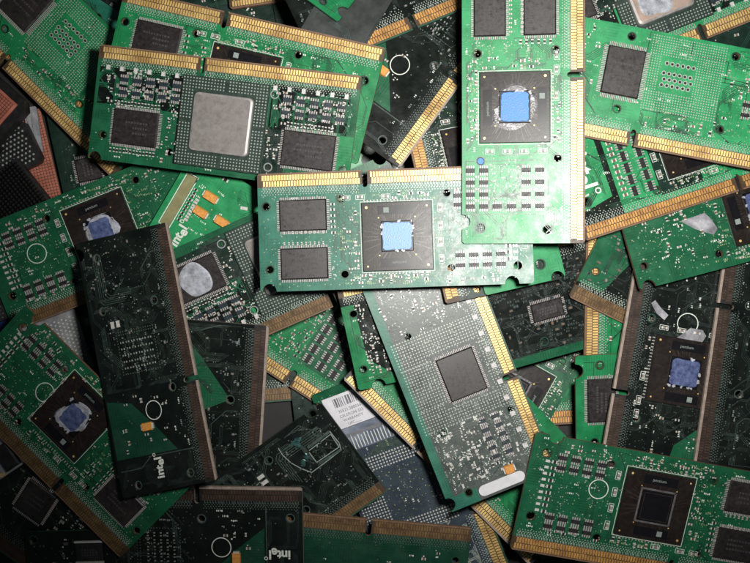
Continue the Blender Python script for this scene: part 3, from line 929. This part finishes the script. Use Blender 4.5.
c.panel('metal_grey', None, (), 'metal_grey', None, 'package_body', 2)
c.grid(12, 4, 74, 40, 3.9, 1.1, 'solder', part='pin_heads', stag=True, tall=.5); add(c)
c = Card((-30, 352), (12, 336), 34, name='plastic_block', label='small blue plastic block at the left edge below the green board', cat='plastic block', group=None, nom=(42., 34.), thick=6.0)
c.panel('blue_plastic', None, (), 'blue_plastic', None, 'block', 3)
m = c.part('ridge'); m.box(6, 8, 36, 12, 0, 1, 'blue_plastic', 0, .6); m.box(6, 20, 36, 24, 0, 1, 'blue_plastic', 0, .6); add(c)
c = Card((-20, 330), (9, 318), 24, name='black_socket', label='tiny black dotted socket above the blue block at the left edge', cat='socket', group=None, nom=(30., 24.), thick=3.0)
c.panel('plastic_black', None, (), 'plastic_black', None, 'block', 2); c.grid(3, 3, 27, 21, 3.6, 1.0, 'dim_dot', part='contact_dots', stag=True); add(c)

# --- bottom left dark things
# --- top left and top edge
c = Card((104, 34), (150, -24), 50, name='black_module', label='small black module with faint print tucked in at the top edge, left', cat='module', group=None, nom=(64., 40.), thick=3.0)
c.panel('black', None, (), 'black', None, 'case', 2); m = c.part('print_bars'); [m.box(8 + k * 5, 8, 11 + k * 5, 11, 0, .05, 'silk_dim') for k in range(9)]; add(c)
c = Card((-96, -9), (124, 139), 102, label='smooth teal board with almost no parts at the top left edge')
lay_plain(c, 'mask_teal', 'gold_mid', 160, 8, 'edge_green'); add(c)
c = Card((-76, -10), (112, 178), 105, label='green board with solder point grid and gold edge running diagonally, top left')
lay_backgrid(c, 'mask_green', 'gold', trace='trace_dark'); add(c)
c = Card((230, 9), (492, -30), 118, label='board whose bright gold contacts peep out at the top edge left of centre')
lay_plain(c, 'mask_black', 'gold', None, 40, dots='dim_dot', trace='trace_dim'); add(c)
c = Card((97, 107), (312, 261), 118, label='very pale green board corner with a hole under the middle board, top centre')
lay_plain(c, 'mask_bright', 'gold', 160, 8, 'edge_green'); add(c)
c = Card((14, 331), (245, 242), 111, label='green processor board with white circle and smeared blue chip at the left edge', tilt=(.10, .10))
lay_front(c, 'mask_deep', 'gold_old', chips=False, arrays='tight', die='smear', circ=(55, 69, 10.5), dens=.5); add(c)

# --- top right, bottom layer
c = Card((556, 99), (804, 0), 118, label='board with tan processor lid smeared with grey paste at the top right edge')
lay_bga(c, 'mask_bright', 'gold', paste=True); add(c)

# --- centre top: dark boards
c = Card((400, 434), (640, 420), 118, label='green board with short brown contact strip right of the grey dotted board')
lay_plain(c, 'mask_green', 'gold_mid', 100, 30); add(c)
c = Card((514, 244), (384, 475), 118, label='green board whose brown processor corner shows right of the grey dotted board')
lay_front(c, 'mask_deep', 'gold_mid', die='bare'); add(c)
# --- centre, lower layers
c = Card((200, 329), (423, 473), 118, label='bright green board with slanted rows of resistor packs, left of centre')
lay_plain(c, 'mask_green', 'gold', 104, 0, zones=[([(100, 26), (262, 26), (262, 114), (200, 114), (160, 70), (130, 110), (100, 110)], 'mask_deep')], trace='trace_green')
for r in range(3):
    for k in range(7): c.pack(108 + r * 15, 34 + k * 11.5, 9, 9, math.pi / 2)
c.row(158, 28, 158, 112, 14, 5, 3, 0, 'res_brown'); c.row(166, 28, 166, 112, 16, 5, 3, 0, 'cap_white'); c.scatter(64, 28, 100, 112, 60, ends='pale_dot'); c.scatter(172, 26, 255, 112, 90); c.scatter(148, 28, 172, 112, 24, ends='pale_dot'); c.vias(64, 24, 258, 112, 150)
add(c)
c = Card((526, 606), (424, 353), 120, label='blue grey dotted board with a white barcode sticker, bottom centre')
lay_backgrid(c, 'mask_blue', 'gold', chip=False, plain=True, trace='trace_grey', edge='edge_green', zones=[([(254, 14), (265, 14), (265, 118), (254, 118)], 'mask_deep')])
c.grid(106, 28, 118, 114, 3.0, .95, 'solder'); c.grid(176, 28, 190, 114, 3.0, .95, 'solder'); c.grid(118, 90, 176, 114, 3.0, .95, 'solder'); c.grid(122, 32, 172, 86, 6.4, 1.5, 'trace_grey', stag=True)
c.traces(190, 24, 226, 114, 40, 'trace_grey'); c.traces(30, 24, 104, 114, 40, 'pale_dot', .5)
st = c.part('barcode_sticker'); k = len(c.parts) - 1
st.box(224, 46, 257, 110, .05, .14, 'sticker'); st.box(200, 40, 223.6, 110, .05, .13, 'sticker_grey')
ink = c.part('sticker_print', parent=k, stuff=True)
x = 70; rg = random.Random(5)
while x < 100:
    w = rg.choice((.7, .7, 1.2, 1.9)); ink.box(245, x, 254, x + w, .14, .155, 'ink'); x += w + rg.choice((.8, 1.1, 1.6))
for t, uu, sz in (('35521.200056', 240.5, 5.2), ('CELERON 333', 235.5, 5.0), ('WARRANTY', 231, 4.6), ('UFC.........', 226.5, 4.6)):
    ink.text(t, uu, 87, sz * .8, .155, 'ink', -math.pi / 2, .004)
for k2 in range(20): ink.box(201, 43 + k2 * 3.3, 212 + rg.uniform(0, 4), 43.9 + k2 * 3.3, .13, .145, 'silk')
ink.box(214, 44, 217.5, 60, .13, .145, 'ink'); ink.box(214, 63, 217.5, 80, .13, .145, 'ink'); ink.box(214, 83, 217.5, 106, .13, .145, 'ink')
add(c)
c = Card((343, 379), (530, 566), 118, label='green board with long gold edge running under the grey dotted board, bottom centre')
lay_plain(c, 'mask_green', 'gold', 100, 40, 'edge_pale'); add(c)
c = Card((134, 252), (261, 332), 118, nom=(150., 118.), label='bright green board with orange capacitors and olive label, left of the middle board')
for u, v in ((136, 94), (14, 94)): c.hole(u, v)
c.panel('mask_bright', None, (), 'edge_green', 'mask_bright')
m = c.part('olive_label'); m.box(7, 40, 17, 96, .05, .15, 'label_olive'); c.shared('silkscreen').frame(6, 39, 18, 97, .9, .05, 'silk')
c.tant(38, 88, 17, 8.5, 0); c.tant(37, 70, 17, 8.5, 0); c.tant(60, 73, 17, 8.5, 0); c.intel(30, 42, 13, math.pi / 2, 'silk')
c.row(22, 50, 22, 88, 10, 4, 2.2, 0, 'res_black'); c.row(28, 54, 28, 80, 8, 4, 2.2, 0, 'cap_white'); c.passive(72, 96, 7, 3, .4, 'cap_white'); c.passive(42, 110, 6, 3, 0, 'res_black')
c.ticks(20, 44, 60, 100, 14); c.vias(20, 20, 146, 114, 50, 'speck'); c.traces(60, 30, 146, 110, 16, 'trace_green'); add(c)
c = Card((191, 369), (434, 263), 118, label='teal dark board with a paste covered chip and dot grid, left of the middle board')
lay_bga(c, 'mask_darkgreen', 'gold_old', residue=True, zones=[([(4, 108), (262, 108), (262, 118), (4, 118)], 'mask_deep')]); add(c)
c = Card((253, 590), (269, 326), 118, label='dark board with pale rim and green triangle right of the tall black board')
lay_dark(c, 'mask_black', 'gold_old', circ=False, pads=False, intel=False, cap=False, zones=[([(190, 34), (265, 92), (265, 118), (150, 118)], 'mask_deep')])
m = c.part('processor_package'); m.box(130, 60, 175, 118, .05, 1.0, 'cpu_brown', 0, .5); c.bump(130, 60, 175, 118, 1.0)
add(c)
c = Card((170, 643), (387, 492), 110, label='black board printed with a shield outline and hologram, bottom centre left')
lay_dark(c, 'mask_black', 'gold_old', circ=False, pads=True, intel=False, cap=False, zones=[], edge='edge_green')
def loc(c, px, py):
    A, B = Vector(c.A), Vector(c.B); d = (B - A).normalized(); n = Vector((d.y, -d.x)); r = Vector((px, py)) - A
    return (r.dot(d) * c.nu / (B - A).length, r.dot(n) * c.nv / c.W)
m = c.part('shield_print')
m.path([loc(c, *p_) for p_ in ((282, 446), (286, 453), (294, 461), (304, 467), (314, 471), (329, 460), (343, 449), (341, 442), (332, 430))], .9, .05, 'silk_dim')
m.path([loc(c, *p_) for p_ in ((312, 451), (319, 461), (341, 446), (333, 433), (312, 449))], .9, .05, 'silk_dim')
m.path([loc(c, *p_) for p_ in ((311, 446), (331, 431))], 3.0, .05, 'trace_grey'); m.path([loc(c, *p_) for p_ in ((322, 462), (342, 449))], 2.4, .05, 'trace_grey')
for o in range(4): m.path([loc(c, 288 + o * 3, 436 - o * 2), loc(c, 302 + o * 3, 424 + o), loc(c, 310 + o * 3, 427 + o)], .7, .05, 'trace_grey')
m = c.part('hologram_sticker')
for (px, py, r) in ((299, 442, 4.2), (301, 438, 3.0), (306, 461, 3.0), (309, 455, 2.2)):
    u, v = loc(c, px, py); m.blob(u, v, r, .03, .08, 'hologram', c.rng, 16, .35)
add(c)

# --- right of centre
c = Card((593, 228), (336, 286), 106, label='green edged board packed with tiny parts below the middle board')
lay_dense(c, 'mask_black', 'gold', 330, ends='solder', zones=[([(252, 24), (265, 24), (265, 118), (180, 118), (180, 109), (228, 107), (244, 92), (250, 84)], 'mask_green')]); add(c)
c = Card((694, 197), (438, 266), 118, label='black board crowded with tiny parts right of the grey dotted board')
lay_dense(c, 'mask_black', 'gold', 260, silk='trace_grey', ends='trace_grey', bodies=('res_black', 'res_blue', 'black', 'res_brown'), zones=[([(0, 109), (265, 109), (265, 118), (0, 118)], 'mask_deep')], chips=((170, 70, 32, 18, 0.0),)); add(c)
c = Card((589, 100), (584, 368), 118, label='green board with upright gold strip under the brown edged board, right of centre')
lay_plain(c, 'mask_green', 'gold', 100, 50); add(c)
c = Card((569, 297), (807, 413), 118, label='dark board with green corner and brown contacts below the upright board')
lay_dense(c, 'mask_black', 'gold_old', 130, silk='silk_dim', slot=None, zones=[([(0, 18), (26, 18), (40, 60), (34, 118), (0, 118)], 'mask_deep')], edge='edge_brown'); add(c)
c = Card((695, 615), (695, 350), 118, label='bright green board end with a tall grey chip, between two dark boards on the right')
lay_plain(c, 'mask_green', 'gold', 100, 30, chips=((221, 93, 42, 28, 0.0), (221, 48, 42, 28, 0.0))); add(c)

# --- middle band
c = Card((556, 470), (460, 226), 114, label='grey green dotted board with one square chip and blank white label, centre', tilt=(-0.04, 0.02))
c.zones += [([(0, 109), (265, 109), (265, 118), (0, 118)], 'mask_teal'), ([(0, 84), (14, 84), (14, 118), (0, 118)], 'mask_teal')]
for u, v in ((74, 21), (78, 95), (181, 92), (12, 93)): c.hole(u, v)
c.panel('mask_grey', 106, (8,), 'edge_green'); c.contacts(106, 'gold', dots='pale_dot')
c.chip(126, 55, 45, 40, name='processor_chip', rim=3.2)
sk_ = lambda u, v: (98 < u < 154 and 28 < v < 82)
c.grid(82, 22, 106, 112, 3.1, .82, 'pale_dot', skip=sk_); c.grid(150, 22, 178, 112, 3.1, .82, 'pale_dot', skip=sk_); c.grid(106, 80, 150, 112, 3.1, .82, 'pale_dot'); c.grid(106, 20, 150, 32, 3.1, .82, 'pale_dot', skip=sk_)
for k in range(11):
    cc = c.part('capacitor'); c.passive(18 + k * 17.4, 20.5, 5.2, 4.6, math.pi / 2, 'cap_white', .8, part=cc, ends='cap_white')
for k in range(5):
    for r in range(2): c.pack(36 + k * 9.5, 38 + r * 15, 8, 8, math.pi / 2, 'res_blue')
c.tant(19, 45, 13, 9, math.pi / 2)
m = c.part('blank_label'); k = []
for t in range(9): k.append((8 + 6 * math.cos(math.pi * (1 + t / 8)) * 1, 0))
def stadium(u, v0, v1, r, z):
    P = [(u + r * math.cos(a), v1 - r + r * math.sin(a), z) for a in [math.pi * t / 8 for t in range(9)]]
    P += [(u + r * math.cos(a), v0 + r + r * math.sin(a), z) for a in [math.pi + math.pi * t / 8 for t in range(9)]]
    return P
lo, hi = stadium(8, 32, 83, 5.6, .02), stadium(8, 32, 83, 5.4, .12); n_ = len(lo)
m.quads(lo + hi, [tuple(range(n_, 2 * n_))] + [(i, (i + 1) % n_, n_ + (i + 1) % n_, n_ + i) for i in range(n_)], 'label_white')
c.scatter(20, 62, 76, 104, 22, ('cap_white', 'cap_grey')); c.scatter(182, 26, 258, 110, 34); c.vias(16, 24, 262, 108, 260, 'pale_dot', (.4, .85))
c.ticks(16, 24, 100, 108, 40, 'silk_dim'); c.vias(16, 24, 262, 108, 420, 'pale_dot', (.35, .7)); c.scatter(20, 26, 80, 104, 40, ('cap_white', 'cap_grey', 'res_black')); c.ticks(180, 24, 258, 108, 30, 'silk'); c.vias(16, 24, 262, 108, 320, 'silk_dim', (.35, .7)); c.traces(16, 24, 80, 108, 24, 'trace_grey'); c.traces(180, 24, 262, 108, 24, 'trace_grey'); c.ticks(16, 24, 80, 106, 30); add(c)

c = Card((386, 45), (446, 304), 118, label='dark green board with brown package and white circle left of the upright board')
lay_front(c, 'mask_darkgreen', 'gold_mid', chips=False, arrays='tight', die='bare', circ=(78, 66, 10), trace='trace_dim'); add(c)
c = Card((400, 168), (555, -47), 118, label='black board with white circle and slanted gold edge, top centre')
lay_dark(c, 'mask_black', 'gold', edge='edge_pale', green='mask_deep'); add(c)
c = Card((318, 69), (563, -32), 118, label='dark board with short gold strip at the top edge, above the white circle')
lay_dense(c, 'mask_black', 'gold_mid', 120, slot=103, silk='silk_dim', zones=[([(30, 60), (100, 60), (100, 118), (30, 118)], 'mask_grey')]); add(c)

c = Card((356, 62), (420, -48), 64, name='grey_plate', label='dark grey brushed plate leaning at the top edge beside the green board corner', cat='metal plate', group=None, nom=(127., 64.), thick=1.0)
c.panel('plate_grey', None, (), 'plate_grey', None, 'plate', 2); c.traces(4, 4, 122, 60, 10, 'trace_grey', .4)
m = c.part('rolled_edge'); m.box(2, .5, 125, 2.0, 0, .4, 'plate_grey', 0, .2); add(c)
c = Card((365, -205), (241, -49), 118, label='green board corner pointing down from the top edge, centre left')
lay_plain(c, 'mask_green', 'gold_mid', 160, 46, 'edge_green'); add(c)
c = Card((538, 163), (458, 180), 118, name='bright_board_end', label='plain bright green board end with round holes poking out below the upright board', nom=(82., 118.))
c.hole(22, 100, 4.6); c.hole(24, 70, 3.6)
c.panel('mask_bright', None, (8,), 'edge_green', None); c.scatter(10, 60, 70, 90, 8); c.vias(8, 50, 74, 112, 14); add(c)

# --- right dark boards
c = Card((640, 235), (595, 493), 116, label='black processor board with dark blue chip and pale left rim, right', tilt=(-.10, .02))
lay_front(c, 'mask_black', 'gold_dark', chips=False, arrays=None, die='dark', rot=True, line='trace_dim', circ=(80, 63, 10.5), edge='edge_pale', trace='trace_dim', dots='dim_dot', dens=.6,
          zones=[([(200, 112), (160, 60 + 58), (205, 70), (265, 60), (265, 118)], 'mask_deep')])
m = c.part('foil_label')
m.face([(*loc(c, *p_), .12) for p_ in ((676, 338), (690, 328), (702, 330), (706, 336), (700, 345), (690, 348))], 'foil')
m.face([(*loc(c, *p_), .12) for p_ in ((651, 303), (655, 300), (660, 307), (668, 315), (664, 320), (656, 313))], 'foil'); add(c)
c = Card((732, 203), (694, 463), 118, label='near black board with pale upright rim at the right edge', tilt=(-.08, .02))
lay_dark(c, 'mask_black', 'gold_old', circ=False, pads=True, intel=False, cap=False, zones=[], edge='edge_pale'); c.tilt = (-.08, .02); add(c)

# --- bottom boards
c = Card((472, 528), (210, 505), 118, label='dark green board with tarnished contacts along the bottom edge, centre')  # contact tone holds painted-in dimness besides the tarnish
lay_plain(c, 'mask_nearblack_green', 'gold_old', 104, 12, 'edge_brown', dots='dim_dot'); add(c)
c = Card((302, 488), (37, 484), 118, label='black board with tarnished contacts, white circle and print at the bottom edge, left')  # these contacts are dark by painted shade as well as tarnish
lay_dark(c, 'mask_black', 'gold_old'); add(c)
c = Card((-100, 480), (54, 590), 118, nom=(190., 118.), label='near black board with a single square chip below the diamond set processor board')
for u, v in ((14, 94), (176, 96), (176, 30)): c.hole(u, v)
c.panel('mask_black', None, (), 'edge_green'); c.contacts(None, 'gold_dark', dots='dim_dot')
c.chip(127, 62, 32, 32); c.scatter(150, 24, 186, 108, 30, ends='pale_dot'); c.scatter(20, 24, 104, 108, 20, ends='dim_dot'); c.vias(20, 20, 186, 112, 120, 'dim_dot'); c.traces(20, 20, 186, 112, 40, 'trace_dim'); c.ticks(100, 20, 186, 112, 12, 'silk_dim'); add(c)
c = Card((-30, 500), (26, 462), 50, name='metal_bracket', label='pale grey metal bracket corner at the lower left edge', cat='bracket', group=None, nom=(68., 50.), thick=1.5)
c.panel('metal_grey', None, (), 'metal_grey', None, 'plate', 3)
m = c.part('black_clip'); m.box(48, 2, 64, 28, 0, 2.5, 'plastic_black', 0, 1.5); c.bump(46, 0, 66, 30, 2.5)
for u, v, r in ((33, 10, 4.6), (41, 2.5, 2.8)):
    q_ = c.part('brass_stud'); q_.disc(u, v, r, 0, 1.0, 'gold', 14, .8)
    for k in range(5): q_.disc(u + r * .5 * math.cos(k * 1.26), v + r * .5 * math.sin(k * 1.26), r * .18, 1.0, 1.2, 'solder', 8)
add(c)

c = Card((30, 592), (118, 590), 60, nom=(88., 60.), label='small near black board with one silver edged chip at the bottom edge, left', name='memory_board')
c.hole(8, 52); c.panel('mask_black', None, (), 'edge_green', None)
i = c.chip(63, 39, 27, 17, pins=2, hgt=1.4, rim=2.4); m = c.part('silver_bar', parent=i); m.box(49, 48.5, 77, 50.2, .2, 1.2, 'solder'); m.box(49, 27.8, 77, 29.5, .2, 1.2, 'solder')
c.scatter(4, 6, 44, 54, 12, ends='dim_dot'); c.vias(3, 3, 85, 57, 40, 'dim_dot'); add(c)
c = Card((-50, 388), (120, 558), 112, label='green processor board set diagonally with blue chip and white circle, lower left', tilt=(.14, .12))
lay_front(c, 'mask_deep', 'gold_old', arrays='tight', die='smear', circ=(80, 68, 10), edge='edge_brown', dens=.7, cpu_uv=(122, 72)); add(c)
c = Card((217, 480), (167, 222), 95, label='tall black board with white circle, orange capacitor and pale right rim, left', tilt=(.16, -.05))
lay_dark(c, 'mask_black', 'gold_old'); add(c)

# --- right side, upper
c = Card((864, 111), (607, 175), 118, label='plain green board with dark brown processor and foil strip at the right edge')
lay_front(c, 'mask_deep', 'gold_mid', chips=False, arrays=None, die='dark', dens=.8, rot=True, line='trace_dark')
m = c.part('foil_label'); m.face([(*loc(c, *p_), .12) for p_ in ((676, 222), (700, 214), (706, 220), (712, 230), (708, 236), (690, 230))], 'foil'); add(c)
c = Card((586, 241), (840, 158), 118, label='bright green board with white lettering and brown gold contacts sloping up, right')
lay_front(c, 'mask_bright', 'gold_mid', chips=True, arrays=None, die='bare', intel=(20, 60, 21, -math.pi / 2, 'silk'), zones=[([(2, 14), (44, 14), (44, 112), (38, 112), (38, 34), (2, 26)], 'mask_black'), ([(84, 20), (128, 20), (128, 116), (84, 116)], 'mask_darkgreen')])
for k in range(6):
    for r in range(2): c.pack(60 + r * 16, 32 + k * 12, 10, 9, math.pi / 2)
c.row(50, 28, 50, 100, 12, 5, 3, 0, 'res_brown'); add(c)
c = Card((525, 125.5), (785, 176), 118, label='bright green board with grey chip and square grid of solder points, top right', tilt=(0.0, 0.0))
lay_backgrid(c, 'mask_bright', 'gold', trace='trace_dark'); add(c)

# --- top left, upper
c = Card((386, 48), (125, -12), 118, label='green board with a grey chip and half hidden brown processor along the top edge')
lay_front(c, 'mask_green', 'gold', die='bare'); add(c)
c = Card((362, 76), (100, 44), 116, label='board with big square grey metal lid ringed by dots, top left')
lay_bga(c, 'mask_deep', 'gold', zones=[([(0, 62), (14, 62), (14, 118), (0, 118)], 'mask_green'), ([(14, 60), (66, 60), (66, 66), (14, 66)], 'mask_green')]); add(c)

# --- bottom right, middle and upright boards on top
c = Card((510, 549), (770, 594), 118, label='green processor board with bare black chip and white circle, bottom right corner')
lay_front(c, 'mask_deep', 'gold_mid', arrays='tight', die='bare', circ=(72, 74, 9.5), dens=1.2); add(c)
c = Card((530, 163.5), (257, 174), 119, label='teal green processor board with pale blue chip lying level in the middle', tilt=(0.05, -0.02))
lay_front(c, 'mask_teal', 'gold', arrays='tight', die='pale', trace='trace_dark'); add(c)
c = Card((585, 243), (585, -37), 123, label='bright green upright processor board with blue chip, top right of centre', tilt=(0.12, 0.01))
lay_front(c, 'mask_bright', 'gold', arrays='frame', die='blue', trace='trace_dark')
m = c.part('blue_plug'); m.disc(79, 100, 3.4, -1.2, .15, 'blue_pad', 14, .9); add(c)

for c in CARDS:
    if False: print('CARD %-70s L=%.0f W=%.0f mm tilt=(%.2f,%.2f) z=%.1f mm' % (c.label[:70], c.size[0] * 1000, c.size[1] * 1000, c.plane[0], c.plane[1], c.plane[2] * 1000))
